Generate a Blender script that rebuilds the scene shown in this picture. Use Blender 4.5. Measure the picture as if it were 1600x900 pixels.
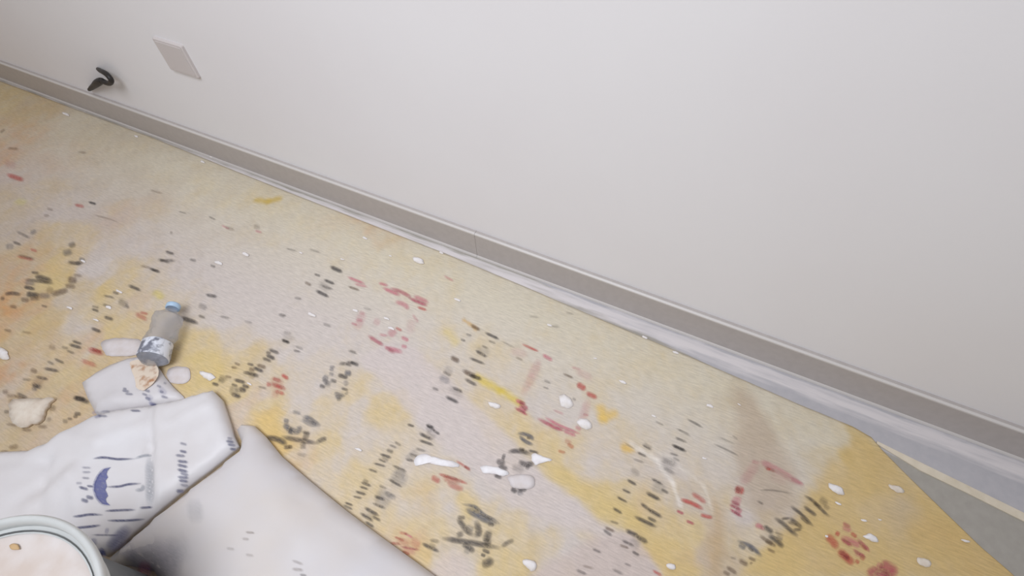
import bpy, bmesh, math, random
import numpy as np
from mathutils import Vector, Matrix, noise
from mathutils.geometry import delaunay_2d_cdt

# ---------------------------------------------------------------- clearing
for o in list(bpy.data.objects): bpy.data.objects.remove(o)
S = bpy.context.scene
COL = S.collection

# ---------------------------------------------------------------- camera
H = 1.10                       # lens height above the floor
F = 863.3875                   # focal length for the 1600 px wide frame
_a = Vector((34, 606, F)).normalized()         # straight down, seen from the camera (x right, y down, z forward)
_h = Vector((-2800, -1073, F)).normalized()    # along the wall to the left
AX = -_h; AZ = -_a; AY = AZ.cross(AX)
def ray(px, py):
    v = Vector((px - 800, py - 450, F))
    return Vector((AX.dot(v), AY.dot(v), AZ.dot(v)))
def fl(px, py, z=0.0):
    r = ray(px, py); t = (z - H) / r.z
    return Vector((r.x * t, r.y * t, z))
YF = 0.7279                    # front face of the skirting
YW = YF + 0.012                # wall surface
def wl(px, py, off=0.0):
    r = ray(px, py); t = (YW - off) / r.y
    return Vector((r.x * t, YW - off, H + r.z * t))
cam = bpy.data.cameras.new('camera'); camo = bpy.data.objects.new('camera', cam); COL.objects.link(camo)
right = Vector((AX.x, AY.x, AZ.x)); down = Vector((AX.y, AY.y, AZ.y)); fwd = Vector((AX.z, AY.z, AZ.z))
M = Matrix((right, -down, -fwd)).transposed().to_4x4(); M.translation = Vector((0, 0, H))
camo.matrix_world = M
cam.sensor_width = 36.0; cam.lens = F / 1600 * 36.0; cam.clip_start = 0.02
S.camera = camo

# ---------------------------------------------------------------- world, lights, exposure
def lin(c):
    c = c / 255.0
    return c / 12.92 if c <= 0.04045 else ((c + 0.055) / 1.055) ** 2.4
def rgb(r, g, b): return (lin(r), lin(g), lin(b), 1.0)
W = bpy.data.worlds.new('world'); S.world = W; W.use_nodes = True
W.node_tree.nodes['Background'].inputs[0].default_value = (0.99, 0.965, 0.95, 1)
W.node_tree.nodes['Background'].inputs[1].default_value = 0.29
def area(name, loc, target, sx, sy, power, col, spread=180):
    l = bpy.data.lights.new(name, 'AREA'); l.shape = 'RECTANGLE'; l.size = sx; l.size_y = sy
    l.energy = power; l.color = col; l.spread = math.radians(spread)
    o = bpy.data.objects.new(name, l); COL.objects.link(o); o.location = loc
    o.rotation_euler = (Vector(target) - Vector(loc)).to_track_quat('-Z', 'Y').to_euler()
    return o
area('overhead_soft_light', (-0.52, -0.55, 2.25), (-0.50, 0.50, 0.3), 1.3, 1.0, 22.5, (0.89, 0.925, 1.0), 125)  # unseen area lamp, set overhead to light wall and floor
area('warm_left_fill', (-3.3, -0.5, 1.7), (-2.4, 0.7, 0.3), 0.6, 0.6, 1.6, (1.0, 0.70, 0.48), 150)  # added warm fill that tints the left end of the wall
S.view_settings.view_transform = 'Standard'; S.view_settings.look = 'None'
S.view_settings.gamma = 1.0; S.view_settings.use_curve_mapping = False
S.view_settings.exposure = 0.0

# ---------------------------------------------------------------- helpers
random.seed(7)
def new_mat(name, base, rough=0.6, **kw):
    m = bpy.data.materials.new(name); m.use_nodes = True
    b = m.node_tree.nodes['Principled BSDF']
    b.inputs['Base Color'].default_value = base; b.inputs['Roughness'].default_value = rough
    for k, v in kw.items(): b.inputs[k.replace('_', ' ')].default_value = v
    return m
def nd(m, t, **kw):
    n = m.node_tree.nodes.new(t)
    for k, v in kw.items(): setattr(n, k, v)
    return n
def lk(m, a, b): m.node_tree.links.new(a, b)
def noise_mix(m, c1, c2, scale, detail=4, lo=0.35, hi=0.65, coord='Object', vscale=None, bump=0.0, bscale=None):
    b = m.node_tree.nodes['Principled BSDF']
    tc = nd(m, 'ShaderNodeTexCoord'); mp = nd(m, 'ShaderNodeMapping')
    if vscale: mp.inputs['Scale'].default_value = vscale
    lk(m, tc.outputs[coord], mp.inputs[0])
    n = nd(m, 'ShaderNodeTexNoise'); n.inputs['Scale'].default_value = scale; n.inputs['Detail'].default_value = detail
    lk(m, mp.outputs[0], n.inputs['Vector'])
    mr = nd(m, 'ShaderNodeMapRange'); mr.inputs[1].default_value = lo; mr.inputs[2].default_value = hi
    lk(m, n.outputs[0], mr.inputs[0])
    mx = nd(m, 'ShaderNodeMix', data_type='RGBA'); mx.inputs[6].default_value = c1; mx.inputs[7].default_value = c2
    lk(m, mr.outputs[0], mx.inputs[0]); lk(m, mx.outputs[2], b.inputs['Base Color'])
    if bump:
        n2 = nd(m, 'ShaderNodeTexNoise'); n2.inputs['Scale'].default_value = bscale or scale * 4; n2.inputs['Detail'].default_value = 3
        lk(m, mp.outputs[0], n2.inputs['Vector'])
        bp = nd(m, 'ShaderNodeBump'); bp.inputs['Strength'].default_value = bump; bp.inputs['Distance'].default_value = 0.002
        lk(m, n2.outputs[0], bp.inputs['Height']); lk(m, bp.outputs[0], b.inputs['Normal'])
    return mx
def link_mesh(name, me, mat, parent=None, smooth=False):
    if mat: me.materials.append(mat)
    if smooth:
        for p in me.polygons: p.use_smooth = True
    o = bpy.data.objects.new(name, me); COL.objects.link(o)
    if parent: o.parent = parent
    return o
def from_bm(name, bm, mat, parent=None, smooth=False):
    me = bpy.data.meshes.new(name); bmesh.ops.recalc_face_normals(bm, faces=bm.faces); bm.to_mesh(me); bm.free()
    return link_mesh(name, me, mat, parent, smooth)
def tag(o, label=None, cat=None, group=None, kind=None):
    if label: o['label'] = label
    if cat: o['category'] = cat
    if group: o['group'] = group
    if kind: o['kind'] = kind
    return o
def box(bm, x0, x1, y0, y1, z0, z1):
    v = [bm.verts.new((x, y, z)) for x in (x0, x1) for y in (y0, y1) for z in (z0, z1)]
    for f in ((0,1,3,2), (4,6,7,5), (0,4,5,1), (2,3,7,6), (0,2,6,4), (1,5,7,3)): bm.faces.new([v[i] for i in f])
def prism(bm, prof, x0, x1):                     # a y-z profile drawn along x
    a = [bm.verts.new((x0, y, z)) for y, z in prof]; b = [bm.verts.new((x1, y, z)) for y, z in prof]
    n = len(prof)
    for i in range(n): bm.faces.new((a[i], a[(i+1) % n], b[(i+1) % n], b[i]))
    bm.faces.new(a); bm.faces.new(b[::-1])
def tube(bm, pts, r, seg=10):
    rings = []
    for i, p in enumerate(pts):
        t = (pts[min(i+1, len(pts)-1)] - pts[max(i-1, 0)]).normalized()
        u = t.cross(Vector((0.1, 0.9, 0.3))).normalized(); w = t.cross(u)
        rr = r[i] if isinstance(r, (list, tuple)) else r
        rings.append([bm.verts.new(p + (u * math.cos(2*math.pi*k/seg) + w * math.sin(2*math.pi*k/seg)) * rr) for k in range(seg)])
    for a, b in zip(rings, rings[1:]):
        for k in range(seg): bm.faces.new((a[k], a[(k+1) % seg], b[(k+1) % seg], b[k]))
    bm.faces.new(rings[0]); bm.faces.new(rings[-1][::-1])
def lathe(bm, prof, seg=64, close=False):
    rings = [[bm.verts.new((r * math.cos(2*math.pi*k/seg), r * math.sin(2*math.pi*k/seg), z)) for k in range(seg)] for r, z in prof]
    for a, b in zip(rings, rings[1:]):
        for k in range(seg): bm.faces.new((a[k], a[(k+1) % seg], b[(k+1) % seg], b[k]))
    if close: bm.faces.new(rings[0][::-1]); bm.faces.new(rings[-1])
def smoothline(P, n=6):
    out = []
    for i in range(len(P) - 1):
        p0, p1, p2, p3 = P[max(i-1,0)], P[i], P[i+1], P[min(i+2, len(P)-1)]
        for k in range(n):
            t = k / n
            out.append(0.5*((2*p1) + (p2-p0)*t + (2*p0-5*p1+4*p2-p3)*t*t + (3*p1-p0-3*p2+p3)*t**3))
    out.append(P[-1]); return out

# ---------------------------------------------------------------- setting: wall, skirting, floor
m_wall = new_mat('wall_paint', rgb(232, 229, 230), 0.75)
noise_mix(m_wall, rgb(231, 228, 229), rgb(234, 232, 233), 2.0, bump=0.05, bscale=180)
bm = bmesh.new(); box(bm, -4.2, 2.6, YW, YW + 0.15, 0, 2.7)
tag(from_bm('wall_back', bm, m_wall), kind='structure')

m_floor = new_mat('grey_floor', rgb(160, 157, 160), 0.55)
b = m_floor.node_tree.nodes['Principled BSDF']
tc = nd(m_floor, 'ShaderNodeTexCoord'); sp = nd(m_floor, 'ShaderNodeSeparateXYZ'); lk(m_floor, tc.outputs['Object'], sp.inputs[0])
def mrange(m, src, a, b_, c=0.0, d=1.0):
    n = nd(m, 'ShaderNodeMapRange'); n.inputs[1].default_value = a; n.inputs[2].default_value = b_
    n.inputs[3].default_value = c; n.inputs[4].default_value = d; lk(m, src, n.inputs[0]); return n.outputs[0]
def mmath(m, op, a, b_):
    n = nd(m, 'ShaderNodeMath', operation=op)
    for i, v in enumerate((a, b_)):
        if isinstance(v, (int, float)): n.inputs[i].default_value = v
        else: lk(m, v, n.inputs[i])
    return n.outputs[0]
def mmix(m, f, a, b_):
    n = nd(m, 'ShaderNodeMix', data_type='RGBA'); lk(m, f, n.inputs[0])
    for i, v in ((6, a), (7, b_)):
        if isinstance(v, tuple): n.inputs[i].default_value = v
        else: lk(m, v, n.inputs[i])
    return n.outputs[2]
mp = nd(m_floor, 'ShaderNodeMapping'); mp.inputs['Scale'].default_value = (6, 60, 1); lk(m_floor, tc.outputs['Object'], mp.inputs[0])
n1 = nd(m_floor, 'ShaderNodeTexNoise'); n1.inputs['Scale'].default_value = 1.6; n1.inputs['Detail'].default_value = 6; lk(m_floor, mp.outputs[0], n1.inputs['Vector'])
n2 = nd(m_floor, 'ShaderNodeTexNoise'); n2.inputs['Scale'].default_value = 60; n2.inputs['Detail'].default_value = 4; lk(m_floor, tc.outputs['Object'], n2.inputs['Vector'])
# plaster dust swept up against the skirting
wob = mmath(m_floor, 'MULTIPLY_ADD', n1.outputs[0], 0.034); m_floor.node_tree.nodes[-1].inputs[2].default_value = -0.017
ysh = mmath(m_floor, 'ADD', sp.outputs['Y'], wob)
d1 = mrange(m_floor, ysh, 0.680, 0.699); d2 = mrange(m_floor, ysh, 0.7235, 0.716)
dust = mmath(m_floor, 'MULTIPLY', d1, d2); dust = mmath(m_floor, 'MULTIPLY', dust, mrange(m_floor, n1.outputs[0], 0.3, 0.55, 0.55, 1.0))
base = mmix(m_floor, mrange(m_floor, n2.outputs[0], 0.3, 0.7), rgb(178, 176, 180), rgb(186, 183, 186))
front = mmix(m_floor, mrange(m_floor, n2.outputs[0], 0.3, 0.7), rgb(160, 155, 147), rgb(168, 163, 155))
both = mmix(m_floor, mrange(m_floor, mmath(m_floor, 'ADD', sp.outputs['Y'], mmath(m_floor, 'MULTIPLY', sp.outputs['X'], 0.114)), 0.685, 0.688), front, base)
lk(m_floor, mmix(m_floor, dust, both, rgb(220, 214, 214)), b.inputs['Base Color'])
bm = bmesh.new(); box(bm, -4.2, 2.6, -1.6, YW + 0.15, -0.1, 0.0)
tag(from_bm('floor', bm, m_floor), kind='structure')

m_skirt = new_mat('skirting_laminate', rgb(170, 163, 160), 0.42)
noise_mix(m_skirt, rgb(177, 170, 166), rgb(182, 175, 171), 60, bump=0.04, bscale=400)
m_bead = new_mat('skirting_edge', rgb(205, 200, 196), 0.35)
bb = bpy.data.objects.new('baseboard_back', None); COL.objects.link(bb); bb.location = (0, YF, 0); tag(bb, kind='structure')
SH = 0.088
prof = [(0.012, 0.0), (0.0, 0.0), (0.0, SH - 0.005), (0.0015, SH - 0.0016), (0.004, SH), (0.012, SH)]
xj = wl(743, 380, 0.012).x
for x0, x1 in ((-4.2, xj - 0.0003), (xj + 0.0003, 2.6)):
    bm = bmesh.new(); prism(bm, prof, x0, x1)
    from_bm('board', bm, m_skirt, bb)
    bm = bmesh.new(); prism(bm, [(0.0015, SH - 0.0045), (-0.0006, SH - 0.0045), (-0.0004, SH - 0.0012), (0.0035, SH + 0.0006), (0.005, SH + 0.0004)], x0, x1)
    o = from_bm('top_edge', bm, m_bead, bb); o['label'] = 'pale rounded top edge'
    bm = bmesh.new(); prism(bm, [(0.001, 0.0), (-0.0035, 0.0), (-0.0035, 0.002), (-0.002, 0.0058), (0.001, 0.0068)], x0, x1)
    o = from_bm('foot_bead', bm, m_bead, bb); o['label'] = 'pale bead along the foot'

# pale strip lying along the grey floor at the right
m_strip = new_mat('pale_strip', rgb(214, 202, 180), 0.7)
noise_mix(m_strip, rgb(208, 196, 174), rgb(220, 209, 190), 40, bump=0.1)
bm = bmesh.new()
yy = lambda x: 0.6455 - (x - 0.468) * 0.114
xs = [0.452 + i * 0.08 for i in range(21)]
top = []
for x in xs:
    w = 0.0165 + 0.0015 * noise.noise(Vector((x * 9, 3, 0)))
    wt = min(1, 0.35 + (x - 0.45) / 0.09)
    a_, c_ = yy(x), yy(x) - w * wt
    top.append([bm.verts.new(p) for p in ((x, a_, 0.0003), (x, a_, 0.0032), (x, c_, 0.0032), (x, c_, 0.0003))])
for p, q in zip(top, top[1:]):
    for k in range(4): bm.faces.new((p[k], p[(k+1) % 4], q[(k+1) % 4], q[k]))
bm.faces.new(top[0]); bm.faces.new(top[-1][::-1])
tag(from_bm('edge_strip', bm, m_strip), 'narrow cream strip on the grey floor, running out from under the yellow sheet', 'strip')

# ---------------------------------------------------------------- the yellow protective sheet
YM = -0.75
edge_pts = [(-4.3, 0.722), (-2.36, 0.717), (-1.64, 0.7185), (-1.33, 0.712), (-1.14, 0.708), (-0.565, 0.701), (-0.29, 0.690), (-0.126, 0.682), (0.027, 0.676), (0.17, 0.669), (0.304, 0.661), (0.405, 0.658), (0.441, 0.6505)]
ex = [p[0] for p in edge_pts]; ey = [p[1] for p in edge_pts]
YC = 0.6505
def ytop(x): return np.interp(x, ex, ey)
redge_y = [YM, 0.497, 0.52, 0.575, 0.628, YC]; redge_x = [2.35, 0.684, 0.638, 0.549, 0.468, 0.441]
def xright(y): return np.interp(y, redge_y, redge_x)
# how worn each spot is, told as pixel, dust (0 clean yellow, 1 grey film), brown, orange
SP = [(20,150,.35,.3,0),(60,160,.45,.5,.1),(150,190,.8,.3,0),(280,260,.8,.15,0),(10,230,.7,.3,.3),(60,260,.85,.2,.1),(200,300,.85,.25,0),(330,300,.75,.1,0),(30,320,.55,.3,0),
(120,330,.85,.25,0),(20,360,.6,.4,0),(100,370,.45,.3,0),(60,390,.35,.4,.2),(90,420,.1,.1,.1),(80,435,.1,.1,0),(20,430,.35,.5,.3),(150,420,.85,.1,0),(160,440,.6,.1,0),(200,330,.7,.35,.1),
(230,370,.8,.15,0),(300,360,.85,.1,0),(420,310,.6,.05,0),(480,300,.75,.05,0),(400,350,.75,.1,0),(350,420,1.,0,0),(400,470,1.,0,0),(300,430,.85,.1,0),(250,440,.55,.15,0),
(170,450,.1,.1,0),(130,450,.45,.4,0),(180,470,.35,.1,0),(220,480,.5,.1,.1),(250,470,.5,0,0),(100,470,.55,.2,0),(60,480,.35,.4,.3),(10,485,.3,.5,.6),(30,500,.3,.4,.3),(80,500,.2,.3,.1),(130,500,.55,.1,0),
(20,550,.3,.4,.1),(60,540,.3,.3,.1),(110,540,.35,.2,.1),(150,540,.45,.1,.2),(180,525,.2,0,0),(10,590,.4,.6,.5),(50,590,.4,.3,.2),(100,595,.25,.2,0),(80,620,.35,.3,0),(110,630,.3,.3,.2),(20,625,.5,.5,.1),(10,660,.5,.6,0),(50,690,.4,.5,.1),(20,690,.3,.5,0),
(310,560,.1,0,0),(330,540,.2,0,0),(290,590,.3,.1,.1),(330,595,.15,0,0),(370,620,.15,0,0),(360,500,.9,0,0),(380,530,.6,.05,0),(440,500,.95,0,0),(390,560,.35,.1,0),(420,580,.4,.05,0),(380,640,.6,.1,.15),(400,620,.5,0,.1),
(470,440,.9,0,0),(500,500,1.,0,0),(550,480,.95,0,0),(450,560,.75,0,0),(500,560,.75,0,0),(490,610,.7,0,0),(420,640,.2,0,0),(430,655,.05,0,.1),(460,640,.7,0,0),(500,630,.35,0,0),(520,650,.45,.05,0),(470,720,.55,.05,.1),(520,700,.35,0,0),(440,700,.0,0,.3),(460,730,.3,0,.2),
(550,700,.7,.05,0),(560,640,.7,.05,0),(555,610,.35,0,0),(600,650,.3,.05,0),(615,620,.3,0,0),(600,600,.6,0,0),(640,600,.95,.05,0),(690,640,1.,.05,0),(740,690,.95,.05,0),(620,560,.9,0,0),(580,540,.85,0,0),(620,690,.45,0,0),(660,710,.5,0,0),(560,740,.3,0,0),(500,760,.45,0,0),(540,790,.35,0,0),
(640,740,.5,0,0),(600,720,.4,0,0),(700,770,.5,0,0),(650,780,.35,.05,.1),(630,800,.4,0,0),(700,800,.65,0,0),(640,830,.2,0,.25),(660,860,.05,0,.2),(680,870,.6,.1,0),(700,885,.7,.1,0),(720,790,.15,0,0),(690,810,.3,0,0),(640,810,.3,0,.05),
(760,800,.45,0,0),(800,830,.4,0,0),(780,870,.15,.05,0),(800,890,.2,.05,0),(760,760,.85,.05,0),(800,770,.75,.05,0),(850,760,.85,.05,0),(890,800,.85,.05,0),(850,810,.8,.1,0),(920,830,.5,.1,0),(860,850,.4,.1,0),(900,870,.9,.25,0),(960,850,.95,.2,0),(1000,880,.95,.2,0),(870,890,.6,.15,0),
(820,660,.25,0,0),(780,680,.3,0,0),(850,700,.2,0,0),(870,740,.0,0,0),(840,690,.25,0,.05),(900,770,.05,0,.05),(950,780,.25,.05,0),(930,730,.6,0,0),(960,740,.7,0,0),(900,720,.4,0,0),(940,800,.05,0,0),(980,820,.1,0,0),(1010,860,.1,0,.15),(1040,850,.15,0,.05),
(760,620,.4,0,0),(720,600,.5,0,0),(680,560,.65,0,0),(700,560,.6,0,0),(640,480,.8,0,0),(690,460,.7,0,0),(740,480,.85,0,0),(800,500,.95,0,0),(850,500,.8,0,0),(600,420,.75,0,0),(560,380,.7,0,0),(650,430,.7,0,0),(580,365,.65,.05,.2),(720,530,.6,0,0),(760,560,.55,0,0),(810,590,.6,0,0),
(860,580,.85,0,0),(900,560,.8,0,0),(950,580,.8,0,0),(840,640,.8,.05,0),(900,640,.9,0,0),(940,650,.6,0,0),(960,600,.7,0,0),(1000,560,.7,0,0),(1050,600,.75,0,0),(1000,640,.85,0,0),(1050,650,.85,0,0),(1100,600,.7,0,0),(1100,660,.85,0,0),(1050,720,.7,0,0),(1000,720,.6,.05,0),(1040,760,.5,.1,0),(1010,790,.25,0,.1),(980,770,.3,0,0),
(1120,720,.75,.05,0),(1090,760,.55,.1,0),(1120,790,.5,.15,0),(1140,650,.7,.1,0),(1160,640,.7,.55,0),(1175,680,.8,.6,0),(1180,740,.8,.55,0),(1200,780,.9,.5,0),(1160,800,.85,.2,0),(1140,830,.5,.3,0),(1120,870,.5,.7,.1),(1110,850,.5,.5,.1),(1080,830,.2,.1,0),(1060,880,.1,.1,.1),(1130,890,.5,.5,0),(1170,840,.5,.1,0),(1230,800,.7,.35,0),(1210,810,.4,.15,0),
(1200,640,.8,.1,0),(1250,650,.75,.1,0),(1280,680,.8,.05,0),(1240,720,.8,.1,0),(1310,690,.75,.05,0),(1270,740,.7,.1,0),(1300,720,.5,.1,0),(1340,690,.15,.1,0),(1330,720,.1,.2,0),(1370,720,.1,.2,.05),(1350,760,.15,.2,0),(1300,790,.2,.15,0),(1250,830,.1,.15,0),(1220,870,.05,.1,0),(1200,890,.1,.15,0),(1280,860,.1,.15,0),(1270,890,.1,.2,0),
(1370,790,.45,.35,0),(1400,800,.5,.35,0),(1400,830,.35,.25,0),(1400,760,.3,.2,0),(1440,800,.05,.25,.1),(1450,830,.05,.3,.15),(1480,830,.05,.3,.15),(1500,880,.05,.35,.1),(1450,880,.25,.3,0),(1420,890,.2,.25,0),(1380,880,.1,.25,0),(1560,890,.05,.35,.1),(1490,860,.05,.3,.1)]
P = np.array([[*fl(a, b_)[:2], c, d, e] for a, b_, c, d, e in SP])
def vnoise(X, Y, seed, f):
    r = np.random.RandomState(seed); G = r.rand(97, 97)
    x = X * f; y = Y * f; xi = np.floor(x).astype(int); yi = np.floor(y).astype(int); u = x - xi; v = y - yi
    u = u*u*(3-2*u); v = v*v*(3-2*v); g = lambda a_, b_: G[a_ % 97, b_ % 97]
    return (g(xi,yi)*(1-u)+g(xi+1,yi)*u)*(1-v)+(g(xi,yi+1)*(1-u)+g(xi+1,yi+1)*u)*v - 0.5
def fbm(X, Y, seed, f, o=4): return sum(vnoise(X + 3.1*k, Y - 1.7*k, seed + k, f * 2**k) / 2**k for k in range(o))
NX, NY = 760, 270
us = np.linspace(0, 1, NX) ; us = us ** 0.8; vs = np.linspace(0, 1, NY)
U, V = np.meshgrid(us, vs)
Y0 = YM + (YC - YM) * V; XR = xright(Y0); X = -3.4 + (XR + 3.4) * U
Y = YM + (ytop(np.minimum(X, 0.441)) - YM) * V
Xw = X + 0.030 * fbm(X, Y, 11, 14); Yw = Y + 0.022 * fbm(X, Y, 21, 18)
val = np.zeros(X.shape + (3,)); wsum = np.zeros(X.shape)
for p in P:
    d2 = (Xw - p[0])**2 + (Yw - p[1])**2
    w = 1.0 / (d2 + 0.00008)**2.4
    wsum += w; val += w[..., None] * p[2:]
val /= wsum[..., None]
D = val[..., 0]; BR = val[..., 1]; OR = val[..., 2]
D = np.clip(0.09 + 1.05 * D + 0.28 * fbm(X, Y, 31, 22) + 0.16 * fbm(X, Y, 41, 90, 3), 0, 1); D = D*D*(3-2*D)*0.6 + D*0.4
BR = np.clip(BR + 0.25 * fbm(X, Y, 51, 30) * (BR > .05), 0, 1); OR = np.clip(OR * (1 + 1.6 * fbm(X, Y, 61, 40)), 0, 1)
def L3(r, g, b_): return np.array([lin(r), lin(g), lin(b_)])
yel, grey, brown, orange = L3(207, 183, 129), L3(201, 191, 184), L3(158, 134, 106), L3(200, 146, 96)
beige = L3(206, 197, 178)
far = np.clip((Y - 0.40) / 0.22, 0, 1)[..., None]      # next to the wall the film is a cleaner beige dust
gcol = grey * (1 - far) + beige * far
C = yel * (1 - D[..., None]) + gcol * D[..., None]
C = C * (1 - 0.55 * BR[..., None]) + brown * 0.55 * BR[..., None]
C = C * (1 - 0.8 * OR[..., None]) + orange * 0.8 * OR[..., None]
# the grey smear with a clear straight edge, and the bright mustard streaks
def seg_d(ax, ay, bx, by):
    t = np.clip(((X-ax)*(bx-ax)+(Y-ay)*(by-ay))/((bx-ax)**2+(by-ay)**2), 0, 1)
    return np.hypot(X-ax-t*(bx-ax), Y-ay-t*(by-ay))
def streak(pts, wd, col, k, sx=1):
    global C
    for q, r in zip(pts, pts[1:]):
        a_, b_ = fl(*q), fl(*r); d = seg_d(a_.x, a_.y, b_.x, b_.y) + 0.004 * fbm(X, Y, 71, 120, 2)
        m = np.clip(1.3 - d / wd, 0, 1)[..., None] * k; C = C * (1 - m) + col * m
must = L3(208, 184, 84)
streak([(745,590),(783,612),(812,630)], 0.010, must, .8); streak([(726,502),(745,515)], 0.005, L3(200,160,90), .7)
streak([(403,314),(420,316),(436,312)], 0.012, L3(196,168,84), .75)
streak([(938,640),(942,655),(958,648)], 0.012, L3(214,180,100), .8); streak([(975,700),(984,703)], 0.010, L3(214,176,92), .85)
streak([(700,520),(712,535)], 0.012, L3(210,190,130), .6); streak([(30,316),(38,318)], 0.012, L3(196,184,110), .5)
streak([(245,458),(253,465)], 0.010, L3(200,184,100), .6); streak([(1020,700),(1100,760),(1112,800)], 0.003, L3(232,224,212), .35)
streak([(985,695),(1025,720),(1050,755),(1062,790)], 0.005, L3(232,224,214), .55)
def patch(px, col, k, soft=0.006, wob=0.006):
    global C
    pl = [fl(*q)[:2] for q in px]; Xa = X + wob * fbm(X, Y, 77, 40, 3); Ya = Y + wob * fbm(X, Y, 78, 40, 3)
    ins = np.zeros(X.shape, bool); dmin = np.full(X.shape, 9.0)
    for i in range(len(pl)):
        x1, y1 = pl[i]; x2, y2 = pl[i-1]
        ins ^= ((y1 > Ya) != (y2 > Ya)) & (Xa < (x2-x1)*(Ya-y1)/((y2-y1) if y2 != y1 else 1e-9)+x1)
        t = np.clip(((Xa-x1)*(x2-x1)+(Ya-y1)*(y2-y1))/((x2-x1)**2+(y2-y1)**2), 0, 1)
        dmin = np.minimum(dmin, np.hypot(Xa-x1-t*(x2-x1), Ya-y1-t*(y2-y1)))
    m = np.clip(0.5 + np.where(ins, dmin, -dmin) / (2 * soft), 0, 1)[..., None] * k; C = C * (1 - m) + col * m
patch([(1362,690),(1340,683),(1300,725),(1266,765),(1250,800),(1200,850),(1165,900),(1600,905),(1450,777)], L3(203,173,112), .62, .010, .012)
patch([(1395,770),(1385,800),(1400,840),(1440,800),(1425,780)], L3(190,172,146), .5, .014, .01)
patch([(850,725),(905,745),(985,785),(1005,825),(960,830),(900,780)], L3(207,182,120), .6, .010, .012)
patch([(985,800),(1040,835),(1060,870),(1110,900),(1040,905),(1010,860),(975,825)], L3(207,180,118), .55, .010, .012)
patch([(560,560),(610,535),(650,545),(740,630),(800,690),(850,745),(905,790),(962,833),(930,838),(860,815),(800,790),(740,735),(680,690),(620,625)], L3(203,191,186), .75, .006, .005)
patch([(820,905),(870,872),(930,838),(985,832),(1012,864),(1035,905)], L3(196,180,172), .75, .006, .005)
patch([(672,900),(690,868),(720,862),(735,880),(730,905)], L3(206,190,180), .6, .006, .005)
patch([(1150,612),(1180,622),(1205,670),(1245,740),(1238,790),(1195,830),(1172,790),(1150,720),(1148,660)], L3(184,166,146), .62, .012, .008)
patch([(1112,780),(1132,800),(1130,850),(1126,905),(1106,905),(1110,850)], L3(186,158,118), .6, .008, .006)
patch([(395,645),(430,650),(455,690),(440,712),(410,675)], L3(214,184,116), .55, .008, .006)
patch([(290,560),(335,540),(350,560),(345,600),(300,620),(275,600)], L3(210,186,124), .5, .010, .010)
Z = 0.0030 + 0.0012 * (fbm(X, Y, 81, 6, 3) + 0.4) + 0.0006 * fbm(X, Y, 91, 40, 2)
me = bpy.data.meshes.new('sheet')
verts = np.stack([X, Y, Z], -1).reshape(-1, 3)
idx = np.arange(NX * NY).reshape(NY, NX)
q = np.stack([idx[:-1, :-1], idx[:-1, 1:], idx[1:, 1:], idx[1:, :-1]], -1).reshape(-1, 4)
rim = np.concatenate([idx[0, :], idx[1:, -1], idx[-1, -2::-1], idx[-2:0:-1, 0]])
low = verts[rim].copy(); low[:, 2] = 0.0002; base_i = len(verts)
nr = len(rim); j = np.arange(nr); jn = (j + 1) % nr
sk = np.stack([rim[j], base_i + j, base_i + jn, rim[jn]], -1)
allv = np.concatenate([verts, low]); allq = np.concatenate([q, sk])
me.vertices.add(len(allv)); me.vertices.foreach_set('co', allv.ravel().astype(np.float32))
me.loops.add(allq.size); me.loops.foreach_set('vertex_index', allq.ravel().astype(np.int32))
me.polygons.add(len(allq)); me.polygons.foreach_set('loop_start', np.arange(0, allq.size, 4, dtype=np.int32))
me.polygons.foreach_set('loop_total', np.full(len(allq), 4, dtype=np.int32))
me.update(calc_edges=True)
ca = me.color_attributes.new('stain', 'FLOAT_COLOR', 'POINT')
Cf = np.ones((len(allv), 4), dtype=np.float32); Cf[:len(verts), :3] = C.reshape(-1, 3); Cf[len(verts):, :3] = yel * 0.8
ca.data.foreach_set('color', Cf.ravel())
m_sheet = new_mat('printed_sheet', rgb(215, 190, 130), 0.6)
b = m_sheet.node_tree.nodes['Principled BSDF']
at = nd(m_sheet, 'ShaderNodeAttribute', attribute_name='stain'); tc = nd(m_sheet, 'ShaderNodeTexCoord')
mp = nd(m_sheet, 'ShaderNodeMapping'); mp.inputs['Rotation'].default_value = (0, 0, math.radians(-6)); mp.inputs['Scale'].default_value = (45, 330, 1)
lk(m_sheet, tc.outputs['Object'], mp.inputs[0])
nf = nd(m_sheet, 'ShaderNodeTexNoise'); nf.inputs['Scale'].default_value = 1.0; nf.inputs['Detail'].default_value = 3; lk(m_sheet, mp.outputs[0], nf.inputs['Vector'])
ng = nd(m_sheet, 'ShaderNodeTexNoise'); ng.inputs['Scale'].default_value = 420; ng.inputs['Detail'].default_value = 2; lk(m_sheet, tc.outputs['Object'], ng.inputs['Vector'])
f1 = mrange(m_sheet, nf.outputs[0], 0.25, 0.75, 0.87, 1.13); f2 = mrange(m_sheet, ng.outputs[0], 0.3, 0.7, 0.97, 1.03)
ff = mmath(m_sheet, 'MULTIPLY', f1, f2)
vm = nd(m_sheet, 'ShaderNodeVectorMath', operation='SCALE'); lk(m_sheet, at.outputs['Color'], vm.inputs[0]); lk(m_sheet, ff, vm.inputs['Scale'])
lk(m_sheet, vm.outputs[0], b.inputs['Base Color'])
bp = nd(m_sheet, 'ShaderNodeBump'); bp.inputs['Strength'].default_value = 0.25; bp.inputs['Distance'].default_value = 0.001
lk(m_sheet, nf.outputs[0], bp.inputs['Height']); lk(m_sheet, bp.outputs[0], b.inputs['Normal'])
sheet = link_mesh('protective_sheet', me, m_sheet, smooth=True)
tag(sheet, 'worn yellow protective sheet with black and red print, spread over the grey floor', 'floor protection')

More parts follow.
